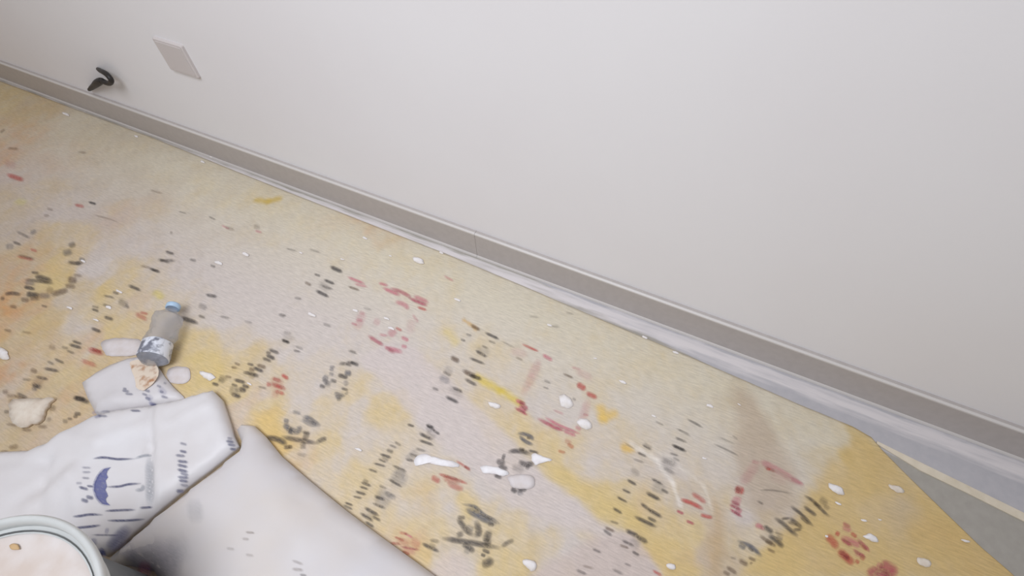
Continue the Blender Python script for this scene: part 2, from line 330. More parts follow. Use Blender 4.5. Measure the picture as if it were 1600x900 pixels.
# ---------------------------------------------------------------- soft, worn print
def ink(name, col, strength=0.86):
    m = bpy.data.materials.new(name); m.use_nodes = True
    b = m.node_tree.nodes['Principled BSDF']; b.inputs['Base Color'].default_value = col; b.inputs['Roughness'].default_value = 0.6
    at = nd(m, 'ShaderNodeAttribute', attribute_name='cover'); tc = nd(m, 'ShaderNodeTexCoord')
    mp = nd(m, 'ShaderNodeMapping'); mp.inputs['Rotation'].default_value = (0, 0, math.radians(-6)); mp.inputs['Scale'].default_value = (90, 500, 1)
    lk(m, tc.outputs['Object'], mp.inputs[0])
    n = nd(m, 'ShaderNodeTexNoise'); n.inputs['Scale'].default_value = 1; n.inputs['Detail'].default_value = 3; lk(m, mp.outputs[0], n.inputs['Vector'])
    a_ = mmath(m, 'MULTIPLY', at.outputs['Fac'], mrange(m, n.outputs[0], 0.3, 0.6, 0.62, 1.0))
    lk(m, mmath(m, 'MULTIPLY', a_, strength), b.inputs['Alpha'])
    return m
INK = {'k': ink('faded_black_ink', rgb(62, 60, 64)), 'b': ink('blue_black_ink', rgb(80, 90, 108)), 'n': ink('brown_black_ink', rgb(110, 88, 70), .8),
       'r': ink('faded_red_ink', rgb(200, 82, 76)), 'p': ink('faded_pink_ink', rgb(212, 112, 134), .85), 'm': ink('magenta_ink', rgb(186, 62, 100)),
       'o': ink('orange_ink', rgb(206, 120, 84)), 'u': ink('blue_sack_ink', rgb(98, 104, 158)), 'd': ink('navy_sack_ink', rgb(72, 78, 118)), 'g': ink('grey_ink_and_fold_shade', rgb(150, 156, 166), .8)}  # the grey also paints the fold shade on the umbrella sack
def ribbon(data, pts, w, alpha, conv):
    """pts in photo pixels; soft-edged stroke w px wide laid on the surface conv()"""
    pts = [Vector((a_, b_, 0)) for a_, b_ in pts]
    if len(pts) > 2: pts = smoothline(pts, 5)
    else: pts = [pts[0].lerp(pts[1], k / 4) for k in range(5)]
    n = len(pts); base = len(data[0])
    prof = [(-1, 0), (-0.5, .75), (0, 1), (0.5, .75), (1, 0)]
    for i, p in enumerate(pts):
        t = (pts[min(i+1, n-1)] - pts[max(i-1, 0)]).normalized(); nn = Vector((-t.y, t.x, 0))
        e = i / (n - 1); tip = min(1, 4 * e + .0, 4 * (1 - e) + .0)
        hw = w * 0.98 * (0.55 + 0.45 * min(1, tip))
        for s, al in prof:
            c = p + nn * s * hw; v = conv(c.x, c.y)
            data[0].append(v); data[1].append(al * alpha * min(1, tip + (0.0 if 0 < i < n-1 else 0)))
    for i in range(n - 1):
        for k in range(4):
            a_ = base + i * 5 + k; data[2].append((a_, a_ + 5, a_ + 6, a_ + 1))
def ink_mesh(name, data, mat, parent):
    me = bpy.data.meshes.new(name); me.from_pydata([tuple(v) for v in data[0]], [], data[2])
    at = me.attributes.new('cover', 'FLOAT', 'POINT'); at.data.foreach_set('value', np.array(data[1], dtype=np.float32))
    return link_mesh(name, me, mat, parent, smooth=True)
def on_sheet(px, py): return fl(px, py, 0.0052)
# one line per stroke: crop origin and scale first, then ink, width (px), strength, points
STK = []
def crop(ox, oy, s, txt):
    for ln in txt.strip().split(';'):
        t = ln.split()
        if not t: continue
        q = [tuple(float(c) for c in a_.split(',')) for a_ in t[3:]]
        STK.append((t[0], float(t[1]), float(t[2]), [(ox + a_ / s, oy + b_ / s) for a_, b_ in q]))
crop(640, 770, 6.925, '''b 4 .8 560,120 700,150 800,235 900,290 990,350; b 7 .8 600,170 700,225 820,290 950,345; k 4 .7 840,335 920,350; b 4 .3 640,150 760,210;
k 6 .75 513,265 560,330 620,410 700,465; k 7 .75 690,460 745,440 742,380 710,290; k 4 .6 510,262 610,270; b 6 .4 600,360 700,410; k 7 .55 540,410 550,490; k 6 .8 340,490 440,505 560,525 700,545 850,575 1000,598; k 5 .55 990,590 1060,540 1135,508;
k 4 .8 130,545 220,590 325,642; k 4 .4 210,510 330,530; k 5 .3 200,560 290,590; k 8 .75 870,400 835,500 860,590; k 6 .75 560,560 640,590 700,650; b 8 .35 590,600 660,640; k 4 .75 780,610 875,655; k 3.5 .75 765,662 825,688; k 9 .75 775,775 840,762 905,708;
k 4 .5 790,500 870,520''')
crop(740, 660, 6.925, '''b 4 .8 465,120 550,125 620,155 650,200; b 4 .8 490,140 560,205 650,245; k 3 .7 570,160 620,175; k 5 .8 365,320 450,308 540,318 630,350; k 4 .7 480,288 560,300; k 3 .75 585,300 710,332; k 7 .65 300,370 345,385; k 6 .65 235,415 350,445; k 5 .7 260,455 375,515;
k 6 .8 480,418 570,455 660,440; k 6 .5 560,470 610,490; k 4 .7 215,568 310,605; k 5 .8 400,708 470,760; k 6 .7 470,745 530,718 580,730; b 7 .4 460,770 540,740; k 8 .25 400,470 560,520''')
crop(400, 620, 9, '''b 5 .7 640,285 740,300 830,365 915,415; b 6 .5 640,310 760,370 860,400; b 5 .6 380,335 470,345; b 6 .75 385,375 450,440 520,530; b 8 .6 450,450 560,500; b 6 .6 520,520 600,470 600,400; b 4 .4 500,200 640,240; k 6 .85 110,572 250,585 360,625 440,680; k 7 .7 440,670 440,745; k 4 .6 440,700 520,705;
k 5 .7 340,555 500,590 700,625 880,655; k 5 .65 840,650 930,600 1000,590; k 6 .6 720,490 700,560 670,620; k 6 .45 670,620 650,710; k 3.5 .6 640,490 770,520; k 3 .4 610,710 710,715; k 4 .3 560,800 720,830''')
crop(480, 550, 10, '''b 3 .4 340,230 440,230; k 3.5 .55 480,190 600,182 700,170; k 4 .8 660,160 730,175 810,210; k 3 .5 590,180 700,220; b 4 .45 340,260 420,275; b 4 .4 330,330 420,355; k 4.5 .85 470,355 560,380 640,400; b 6 .7 570,325 700,335; b 7 .55 230,390 330,440; b 7 .55 330,440 250,490; k 4 .65 180,520 290,550; b 7 .35 260,480 380,500;
k 4 .6 350,435 470,465; b 5 .35 590,430 620,540; k 3 .6 520,560 650,600; b 4 .6 410,640 500,662 600,695; b 5 .5 420,690 560,710; b 4 .5 450,735 530,735; b 4 .35 600,620 630,670''')
crop(0, 400, 9, '''k 3 .6 430,225 560,242; k 6 .8 480,285 600,315 740,360; k 3.5 .6 340,330 520,350 770,390; b 5 .4 330,370 500,390; k 4 .8 330,430 400,445 500,470; k 4 .7 60,540 170,522 300,545; k 6 .85 360,532 450,545 560,560; b 6 .45 520,555 720,560; n 6 .7 700,545 850,505 960,470; n 5 .6 900,410 1070,435; n 7 .7 940,320 1090,355;
n 4 .4 1020,265 1160,280; n 7 .35 640,470 760,500; n 5 .6 280,605 420,625; k 4 .4 400,600 570,600; k 2.5 .5 570,690 670,720; k 4 .5 0,585 70,605; k 4 .7 940,82 1060,100 1180,90; b 4 .5 1100,35 1200,62; b 5 .4 1060,120 1130,90; n 3 .4 120,700 240,720; k 2.5 .5 1270,740 1400,770; k 2.5 .4 1280,700 1400,730''')
crop(530, 640, 4.737, '''k 3 .8 638,108 705,138; k 3 .7 688,148 748,185; k 3.5 .8 585,172 695,225; k 3 .75 580,222 705,265; k 6 .25 640,150 720,215; k 3 .4 560,285 645,312; k 3 .5 510,325 590,350; k 3 .6 485,365 560,382; b 12 .22 520,310 560,370; k 3 .7 388,410 505,462; k 3 .7 355,508 470,576; b 16 .3 370,490 510,530; b 10 .22 400,450 500,480;
k 3 .4 290,560 355,590; b 5 .5 325,605 425,660; k 3.5 .8 255,638 345,672; k 3 .75 240,688 350,736; b 16 .28 260,620 390,690; k 4 .8 178,720 300,790; k 3.5 .8 148,762 258,830; k 3 .7 240,788 312,825; k 3 .75 188,825 262,872; b 8 .2 200,760 270,810;
k 2.5 .6 500,105 562,125; k 2.5 .45 405,235 462,270; k 2.5 .45 365,258 430,285; k 4 .5 345,295 405,318; k 3 .8 295,328 392,358; k 2.5 .65 285,362 352,392; k 2.5 .7 245,395 352,422; k 2.5 .6 212,438 288,466; k 3 .75 155,535 242,568; k 2.5 .75 145,568 220,592; k 3 .75 115,603 205,632; k 2.5 .65 95,640 175,658; k 2.5 .75 38,685 105,712; k 2.5 .6 25,703 105,742;
k 4 .4 170,520 220,540; k 4 .35 310,350 370,380''')
crop(590, 710, 4.925, '''r 3.5 .85 465,150 560,178 700,228; r 6 .6 408,168 485,215; r 6 .5 530,210 600,250 665,268; r 7 .4 490,175 640,220; r 2.5 .6 600,45 660,85 720,128; r 3 .6 660,85 715,120; p 2.5 .7 195,600 280,648; r 2.5 .75 125,632 212,668; r 3 .6 95,680 180,690; m 2.5 .6 165,708 335,738; r 3 .65 185,742 252,772; r 5 .9 70,712 180,785 285,838; r 9 .3 250,650 330,720; r 9 .3 140,660 260,690; p 8 .3 180,720 300,750; r 3 .5 160,600 240,615''')
crop(330, 520, 7.5, '''k 3.5 .75 815,78 925,122; k 3.5 .7 665,188 805,245; k 3 .55 635,225 705,240; k 4 .8 635,252 755,312; k 3.5 .65 590,292 712,338; k 3 .65 412,358 505,382; n 4 .7 525,372 650,412; k 3.5 .85 485,402 620,460; n 4 .7 435,420 515,440; k 4 .75 365,460 470,480 565,515; n 6 .35 430,480 520,520; n 3 .6 265,348 345,382; n 3 .6 228,400 305,415; n 2.5 .55 155,503 245,527;
k 4 .8 258,545 410,588; k 3 .7 228,602 315,628; k 3.5 .75 355,612 450,642; k 5 .85 315,650 415,682; k 4.5 .85 222,710 355,756; k 8 .3 200,650 330,700; k 5 .4 70,545 165,575; k 6 .3 80,510 200,545; k 3.5 .75 0,588 95,615; k 2.5 .4 540,625 655,657; k 2.5 .5 955,203 1050,225; k 5 .25 270,650 370,700;
r 4 .75 815,483 912,545; r 4 .7 705,525 825,572; r 4.5 .85 695,593 882,662; r 5 .55 640,600 710,605; r 4 .65 735,678 865,718; r 12 .22 680,570 860,620; r 9 .2 700,700 800,730''')
crop(350, 280, 4, '''k 4 .9 658,543 745,582; k 2.5 .6 560,590 605,607; k 3 .8 620,625 695,657; k 3 .5 600,660 685,690; k 3.5 .85 568,693 660,737; n 3 .6 500,640 548,665; k 2.5 .4 435,738 490,750; k 2.5 .4 335,842 382,862; k 8 .2 590,640 660,700; k 2 .3 525,432 610,462; p 2.5 .4 1370,600 1440,640; n 3 .35 0,295 70,320; p 2.5 .4 190,318 240,335; n 5 .3 180,290 230,305; k 2 .35 380,430 460,450''')
crop(350, 480, 4, '''k 2.5 .45 343,40 392,56; k 3 .7 358,200 412,222; k 3 .3 370,150 425,168; k 3 .35 615,100 672,122; k 3 .4 770,268 835,292; k 3 .3 440,240 500,265; k 7 .15 360,160 440,210; k 2.5 .3 120,85 180,100; k 2.5 .4 1140,735 1190,745''')
crop(650, 450, 4, '''k 3 .85 425,275 525,322; n 3.5 .8 338,228 405,265; k 2.5 .5 275,318 312,332; k 2.5 .4 308,285 352,300; k 2.5 .4 448,328 502,347; k 2.5 .4 408,358 455,380; k 3.5 .75 368,388 445,432; k 3 .75 328,433 435,477; k 3 .5 165,520 222,550; b 7 .35 140,550 215,590; n 5 .8 212,428 275,462; n 5 .85 285,512 385,560; k 4 .9 325,540 415,572; k 3.5 .7 300,565 385,612;
k 3.5 .8 222,618 295,652; k 3.5 .8 178,675 272,720; k 3 .5 98,622 145,640; k 8 .18 190,620 300,680; b 9 .2 370,380 470,410; b 9 .2 170,500 230,540; k 3 .7 58,853 125,895; b 8 .25 60,860 110,890; k 2 .3 530,330 620,375; k 3 .2 700,175 770,185; k 3 .25 840,235 900,245; k 2.5 .2 930,150 990,165''')
crop(780, 520, 4.735, '''r 2.5 .75 165,80 240,115 295,138; p 4 .6 315,158 400,208; p 9 .22 300,190 250,300 170,470; p 12 .06 290,200 210,430; m 5 .7 145,500 215,580; p 4 .8 115,495 200,530; m 3 .75 108,550 215,612; p 5 .8 140,540 200,590; m 4 .75 275,628 410,698 480,722; p 3.5 .7 335,622 450,688 610,752; p 4 .6 465,718 575,765; p 4 .4 560,690 610,720;
n 2.5 .7 465,298 555,337; r 6 .8 570,373 645,422; r 5 .75 638,440 730,485; p 9 .2 660,480 600,700; p 3 .4 615,600 665,612; p 3 .3 530,252 610,275; p 8 .15 560,270 700,350; k 2.5 .35 325,348 385,375; k 2.5 .3 320,400 370,415; p 2.5 .3 395,568 485,605; k 2.5 .35 540,480 570,500; o 3 .6 430,870 495,888; o 4 .6 500,815 555,855; r 5 .25 480,790 540,820; p 9 .12 70,130 220,160; n 2.5 .4 115,178 180,205''')
crop(530, 410, 5.62, '''p 3 .65 60,122 235,192; p 3 .45 125,185 255,215; n 2.5 .7 70,208 185,247; p 3 .6 340,178 435,205; p 4 .7 375,220 545,292; m 4 .6 440,222 550,262 640,312; m 3.5 .75 600,305 700,350 780,382; p 5 .6 645,293 795,358; r 3 .65 680,388 775,422; p 5 .55 485,343 570,370 615,415; p 9 .22 215,420 150,600; p 4 .4 140,500 215,515; p 3 .45 100,530 165,552; p 4 .3 170,430 230,460;
m 4 .65 245,640 400,735; p 4 .65 390,735 495,798; p 5 .6 400,745 565,790; p 8 .4 500,585 430,650; r 3 .55 490,570 555,602; p 4 .65 540,652 615,690; p 4 .5 540,730 600,745; p 3 .3 640,450 700,535; p 7 .22 300,500 360,545; p 3 .4 345,630 430,645; k 2.5 .25 205,395 290,420; k 2.5 .3 90,770 150,790; p 9 .12 640,480 620,640; k 2.5 .3 0,880 60,880; k 3 .5 60,870 150,890''')
crop(1050, 680, 6, '''p 7 .45 820,245 960,310 1250,485; p 4 .5 1100,395 1245,470; r 3.5 .8 865,298 975,345; p 11 .2 810,250 720,370 650,470; p 4 .3 740,240 830,265; r 8 .85 580,500 685,530; r 5 .5 600,480 640,545; p 9 .5 625,560 580,690; m 3 .65 545,610 645,662; m 3 .7 530,650 655,702; p 8 .6 590,690 650,740; m 3 .8 535,688 665,770; p 5 .7 775,835 860,870; p 4 .4 830,850 870,890;
r 4.5 .9 75,600 180,635 300,698; r 5 .6 180,540 250,585 325,640; m 3 .75 38,703 115,742; m 3 .75 125,798 215,835; r 4 .8 262,742 320,760 385,775; k 2.5 .6 0,88 145,157; k 2 .45 380,75 520,140 630,195; k 2 .4 820,512 960,518 1145,552; k 2.5 .3 0,205 80,245; k 2.5 .3 790,610 860,650; k 1.8 .3 560,0 620,40; k 2 .25 430,10 600,90; k 2 .35 30,15 120,60; p 11 .08 900,350 1100,450''')
crop(1120, 760, 6.43, '''k 3.5 .75 870,88 960,140 1060,240 1140,310; k 4 .75 868,192 940,250 1005,298; k 7 .35 1030,110 1115,190; k 4 .6 960,150 1060,225; k 5 .3 1070,190 1140,225; k 3.5 .8 735,192 850,280 975,408; k 4.5 .75 575,308 660,370 740,440 825,508; k 3 .6 640,328 740,318; k 4.5 .7 720,308 870,425; k 3 .6 830,300 940,390; k 3.5 .6 760,440 860,428;
k 3 .5 700,350 830,400; k 5 .75 465,392 575,472; k 5.5 .8 515,488 600,545 675,618; n 4 .75 425,488 520,558 600,605; n 3 .6 500,620 595,672; k 2.5 .4 570,455 680,495; n 5 .6 480,530 570,585; b 5 .4 590,500 670,540; b 4.5 .8 195,543 320,590 385,640 460,712; b 5 .6 215,575 295,630; k 3 .6 310,608 375,660; n 5 .7 215,735 320,795; n 3.5 .6 310,708 400,752; n 3 .45 330,780 360,760;
n 4 .7 90,803 210,882; n 4 .6 55,848 140,895; k 2.5 .3 410,145 475,185; k 2.5 .3 130,710 200,730''')
crop(940, 640, 3.75, '''k 2.5 .5 495,52 600,108; k 2.5 .4 435,108 525,155; k 3 .4 425,163 505,192; k 3.5 .8 405,203 500,247; k 2.5 .5 395,252 455,272; k 7 .3 345,285 445,325; k 4 .35 355,335 435,380; b 12 .15 350,300 420,360; k 3 .7 288,403 365,442; k 3 .65 345,463 395,492; k 4 .85 255,483 350,532; b 11 .2 290,440 380,480; k 3.5 .75 225,545 295,600; k 4 .8 265,578 360,635; k 4 .85 185,623 330,692;
k 3.5 .7 265,628 325,660; k 4.5 .8 135,703 225,747; k 5 .75 198,738 275,782; k 3 .65 115,763 195,802; n 3 .6 100,790 165,815; k 3 .65 175,828 225,858; b 12 .2 160,760 230,800; k 2.5 .65 235,203 295,237; k 2.5 .65 205,248 268,278; k 2.5 .35 180,288 255,312; k 6 .25 170,340 225,390; k 3 .75 145,408 210,445; k 2.5 .7 115,463 175,492; k 2.5 .75 85,508 155,547; k 3 .7 62,573 125,612;
k 2.5 .55 45,650 105,672; n 3 .75 15,688 80,717; k 3 .6 5,700 65,742; k 2 .3 310,65 370,95; k 2 .25 130,190 200,235''')
crop(650, 675, 4, '''k 2.5 .55 1098,728 1162,756; k 3 .4 1220,853 1300,892; n 3 .4 1035,833 1115,855; k 3 .5 995,858 1070,892; k 2.5 .4 1300,820 1350,840; k 2.5 .25 1420,60 1480,110; r 3 .7 1475,862 1540,900''')
crop(1270, 790, 8.18, '''m 4 .5 375,215 490,280; p 6 .5 370,262 500,325; r 4 .65 480,340 570,410; m 4 .7 560,420 740,595; r 3 .5 600,490 700,580; r 5 .75 285,340 350,378; p 7 .6 350,395 520,470 620,525; m 4 .75 350,418 510,522; m 4 .7 505,555 690,675; r 5 .55 600,640 670,690; r 8 .75 165,388 240,440 330,560; r 8 .85 320,560 420,650 530,755; m 5 .7 330,575 480,700; r 4 .6 540,690 600,740; p 5 .35 530,600 640,650;
m 14 .75 850,750 960,810 1080,905; m 10 .6 690,890 850,800; p 9 .5 800,770 900,800; m 12 .7 780,910 1000,890''')
crop(0, 400, 4, '''r 6 .6 540,580 655,612; r 4 .75 560,575 640,605; r 5 .45 500,648 610,690; r 5 .45 840,355 925,402; r 3 .5 870,350 930,365; k 3.5 .75 795,180 885,217; k 3 .45 635,300 700,320; k 3.5 .75 565,448 635,477; k 3 .7 445,528 515,552; k 3.5 .75 425,550 515,577; k 3 .6 335,640 405,672; k 3.5 .7 265,700 375,722; n 5 .6 185,708 235,728; k 3.5 .65 218,753 305,772; b 5 .6 188,800 265,822;
b 12 .2 200,770 270,810; k 3.5 .7 645,378 712,398; k 7 .35 735,268 805,320; k 3 .5 700,222 745,240; k 3 .4 780,300 810,330; k 4.5 .8 1115,378 1245,423; k 6 .35 1235,300 1295,330; k 3 .5 1235,368 1285,388; k 3 .7 935,78 1005,102; k 3 .6 985,18 1065,42; n 3 .4 870,60 950,75; k 4 .6 100,855 180,895; k 5 .75 455,882 540,900; k 3.5 .7 1280,240 1360,255; n 2.5 .4 130,470 200,485; n 3 .5 20,460 75,470;
n 5 .35 300,560 350,580; k 3 .45 410,590 470,610; k 3 .45 290,655 340,680; k 3 .35 130,770 200,775; n 4 .4 30,870 110,880; k 2.5 .5 640,245 720,262; k 2.5 .45 570,330 620,350; k 3 .4 380,565 430,580; k 2.5 .4 1370,375 1440,390; n 4 .3 60,310 110,325''')
crop(0, 200, 4, '''r 5 .7 35,288 155,328; r 3.5 .55 460,478 530,492; k 2.5 .85 548,460 605,477; n 3 .5 105,790 225,822; r 3 .6 100,800 215,825; r 3 .5 185,755 235,772; k 3 .4 95,643 195,690; b 5 .4 185,660 230,640; k 3 .55 75,708 135,732; b 6 .35 30,740 90,740; k 6 .5 425,738 475,722; b 7 .5 385,785 455,770; k 3.5 .5 980,828 1100,828; k 3 .7 1028,768 1092,790; k 3 .6 925,875 1000,900; n 3 .35 290,500 335,515; n 3 .35 270,545 310,548;
n 2.5 .35 480,148 545,155; r 8 .18 20,215 110,240; n 3 .4 40,125 120,130; n 2.5 .3 930,385 1020,410; k 2 .3 1110,520 1170,535; k 2 .4 1300,550 1350,575; n 2 .3 580,540 740,585; k 3 .45 1180,820 1230,830; k 2.5 .5 1310,855 1350,870; n 3 .35 1060,650 1080,655; n 3 .4 0,30 30,5; p 2 .4 1380,605 1440,635''')
crop(0, 600, 7.5, '''k 5 .8 845,160 950,178 1050,225; k 4 .65 860,345 955,355; k 3.5 .6 850,378 915,382; k 3 .55 780,405 850,412; k 5 .35 725,440 800,430; k 3.5 .65 370,15 470,30; b 4 .45 360,50 440,60; n 3.5 .6 150,130 320,185; n 5 .5 20,90 100,90; n 5 .45 90,200 200,200; k 4 .45 40,320 110,330; n 3.5 .5 240,530 380,545; n 6 .45 560,290 660,275; n 5 .35 540,400 600,430; n 4 .5 430,495 560,505; n 5 .5 90,750 220,725; n 4 .5 0,790 110,805; n 3 .4 60,465 200,490''')
# gather strokes of one ink that stand together into one printed character
groups = []
for s in STK:
    cx = sum(p[0] for p in s[3]) / len(s[3]); cy = sum(p[1] for p in s[3]) / len(s[3]); fam = 'r' if s[0] in 'rpmo' else 'k'
    for g in groups:
        if g['fam'] == fam and math.hypot((g['x'] - cx), (g['y'] - cy)) < (34 if s[1] > 3.2 or fam == 'r' else 20):
            g['s'].append(s); n = len(g['s']); g['x'] += (cx - g['x']) / n; g['y'] += (cy - g['y']) / n; break
    else: groups.append({'fam': fam, 'x': cx, 'y': cy, 's': [s]})
for g in groups:
    par = None
    for key in sorted(set(s[0] for s in g['s'])):
        data = ([], [], [])
        for s in g['s']:
            if s[0] == key: ribbon(data, s[3], s[1], s[2], on_sheet)
        big = max(s[1] for s in g['s']) >= 3.4
        nm = ('red_print' if g['fam'] == 'r' else 'black_print')
        o = ink_mesh(nm, data, INK[key], sheet)
        o['label'] = 'faded red printed mark' if g['fam'] == 'r' else 'faded black printed character'

# ---------------------------------------------------------------- white sacks on the sheet
def inside(poly, x, y):
    c = False; n = len(poly)
    for i in range(n):
        x1, y1 = poly[i]; x2, y2 = poly[i-1]
        if (y1 > y) != (y2 > y) and x < (x2-x1)*(y-y1)/(y2-y1)+x1: c = not c
    return c
def pdist(poly, x, y):
    best = 9
    for i in range(len(poly)):
        ax, ay = poly[i-1]; bx, by = poly[i]
        t = max(0, min(1, ((x-ax)*(bx-ax)+(y-ay)*(by-ay))/((bx-ax)**2+(by-ay)**2+1e-12)))
        best = min(best, math.hypot(x-ax-t*(bx-ax), y-ay-t*(by-ay)))
    return best
class Sack:
    """a slack sack lying flat: outline in plan, height rising from the seam, creases as lines"""
    def __init__(s, outline, z0, puff, roll, creases=(), seed=0, amp=0.003, freq=9):
        s.poly = outline; s.z0 = z0; s.puff = puff; s.roll = roll; s.cr = creases; s.seed = seed; s.amp = amp; s.fq = freq
    def z(s, x, y):
        d = pdist(s.poly, x, y) if inside(s.poly, x, y) else 0
        k = min(1, d / s.roll); k = math.sqrt(max(0, 1 - (1 - k)**2))
        h = s.z0 + s.puff * k
        nz = noise.noise(Vector((x * s.fq, y * s.fq, s.seed))) + 0.5 * noise.noise(Vector((x * s.fq * 2.3, y * s.fq * 2.3, s.seed + 5)))
        h += s.amp * nz * k
        for (ax, ay, bx, by, w, dep) in s.cr:
            t = max(0, min(1, ((x-ax)*(bx-ax)+(y-ay)*(by-ay))/((bx-ax)**2+(by-ay)**2)))
            dd = math.hypot(x-ax-t*(bx-ax), y-ay-t*(by-ay))
            h += dep * math.exp(-(dd / w)**2) * min(1, k * 1.3)
        return max(h, s.z0 * 0.6)
    def hit(s, px, py, lift=0.0009):
        z = s.z0 + s.puff * 0.8
        for _ in range(7):
            p = fl(px, py, z); z = 0.5 * z + 0.5 * s.z(p.x, p.y)
        p = fl(px, py, z + lift); return Vector((p.x, p.y, z + lift))
    def build(s, name, mat, step, floor_z):
        pts = []; poly = s.poly; n = len(poly)
        for i in range(n):
            a_ = Vector(poly[i]); b_ = Vector(poly[(i+1) % n]); k = max(1, int((b_ - a_).length / step))
            pts += [a_.lerp(b_, j / k) for j in range(k)]
        nb = len(pts); xs = [p.x for p in pts]; ys = [p.y for p in pts]
        ix = []
        y = min(ys); r = 0
        while y < max(ys):
            x = min(xs) + (r % 2) * step / 2
            while x < max(xs):
                if inside(poly, x, y) and pdist(poly, x, y) > step * 0.45: ix.append(Vector((x, y)))
                x += step
            y += step * 0.87; r += 1
        for f in (0.12, 0.3): pass
        allp = pts + ix
        vo, _, fo, *_ = delaunay_2d_cdt(allp, [(i, (i+1) % nb) for i in range(nb)], [], 1, 1e-6)
        bm = bmesh.new()
        tv = [bm.verts.new((p.x, p.y, s.z(p.x, p.y) if i >= nb else s.z0)) for i, p in enumerate(vo)]
        for f in fo:
            try: bm.faces.new([tv[i] for i in f])
            except ValueError: pass
        lo = [bm.verts.new((vo[i].x, vo[i].y, floor_z)) for i in range(nb)]
        for i in range(nb):
            j_ = (i+1) % nb
            try: bm.faces.new((tv[i], lo[i], lo[j_], tv[j_]))
            except ValueError: pass
        bm.faces.new(lo[::-1])
        return from_bm(name, bm, mat, smooth=True)
def outl(px, z): return [tuple(fl(a_, b_, z)[:2]) for a_, b_ in px]
def crs(px, z, w, dep):
    out = []
    for a_, b_ in zip(px, px[1:]):
        p = fl(*a_, z); q_ = fl(*b_, z); out.append((p.x, p.y, q_.x, q_.y, w, dep))
    return out
def sack_mat(name, c1, c2, scale=7, rough=0.5):
    m = new_mat(name, c1, rough); noise_mix(m, c1, c2, scale, lo=.35, hi=.7, bump=0.12, bscale=55); return m
m_sackA = sack_mat('white_paper_sack', rgb(218, 214, 215), rgb(208, 204, 205), 9)
m_sackB = sack_mat('white_woven_sack', rgb(222, 220, 222), rgb(213, 208, 207), 6)
m_sackC = sack_mat('dusty_white_film', rgb(208, 205, 208), rgb(211, 203, 197), 5, 0.5)

# sack B's outline, seen from above at the height of its seam
ZB = 0.020
BP = [(-160,690),(-60,712),(0,706),(45,704),(75,692),(105,672),(145,650),(190,640),(238,634),(284,624),(310,617),(332,610),(346,624),(356,655),(364,680),(372,697),(340,724),(290,762),(240,803),(200,838),(163,868),(130,856),(60,846),(-60,850),(-200,830)]
def push(poly, c, r):                    # keep a sack clear of the bucket's foot
    out = []
    for x, y in poly:
        d = math.hypot(x - c[0], y - c[1])
        out.append((x, y) if d > r else (c[0] + (x - c[0]) / d * r, c[1] + (y - c[1]) / d * r))
    return out
# sack A, crumpled, its corner pointing away from the bucket; its lower side ends against sack B
A = Sack(outl([(128,598),(150,582),(172,570),(200,560),(226,556),(245,570),(258,590),(270,604),(286,619)], 0.008)
         + outl([(284,620.5),(238,630.5),(190,636.5),(146,646)], ZB) + outl([(137,622)], .008), 0.008, 0.013, 0.03,
         crs([(140,640),(180,625),(240,632)], .012, .012, .004) + crs([(205,560),(210,600),(215,630)], .012, .01, -.003), 3, 0.004, 16)
sa = A.build('paper_sack', m_sackA, 0.014, 0.0045)
tag(sa, 'crumpled white paper sack corner lying behind the umbrella-printed sack', 'sack')
# sack C, smooth filled sack at the right of the bucket
C_ = Sack(push(outl([(378,690),(371,672),(378,664),(398,666),(415,682),(440,713),(485,752),(540,797),(600,842),(650,878),(700,915),(760,965),(730,1050),(560,1150),(400,1200),(300,1060),(262,968),(228,912),(200,893)], 0.012) + outl([(176,880),(168,871),(204,841),(244,806),(294,765),(344,727),(374,703)], ZB), (-0.6665, -0.300), 0.140), 0.014, 0.032, 0.05,
         crs([(400,680),(470,770),(560,850),(640,910)], .035, .02, -.004) + crs([(380,720),(470,840)], .035, .03, .005), 8, 0.004, 6)
sc = C_.build('filled_sack', m_sackC, 0.016, 0.0045)
tag(sc, 'smooth dusty white filled sack lying to the right of the bucket', 'sack')
# sack B, with the umbrella mark, overlapping both
B = Sack(push(outl(BP, ZB), (-0.6665, -0.300), 0.158), ZB, 0.018, 0.03,
         crs([(232,632),(233,700),(232,810)], .038, .010, -.007) + crs([(246,632),(246,805)], .038, .010, .004) + crs([(20,790),(60,760),(110,715)], .038, .014, -.004) + crs([(0,720),(70,722),(60,790)], .038, .012, -.004)
         + crs([(90,680),(150,690),(230,658)], .038, .012, .003) + crs([(260,660),(330,630)], .038, .008, .003) + crs([(60,780),(110,740),(120,800)], .038, .012, .003), 4, 0.005, 13)
sb = B.build('umbrella_sack', m_sackB, 0.009, 0.0050)
# its underside sags to the floor between the sacks
def skirt(s, o_, zb):
    pass
tag(sb, 'white sack printed with a blue umbrella mark, beside the bucket', 'sack')

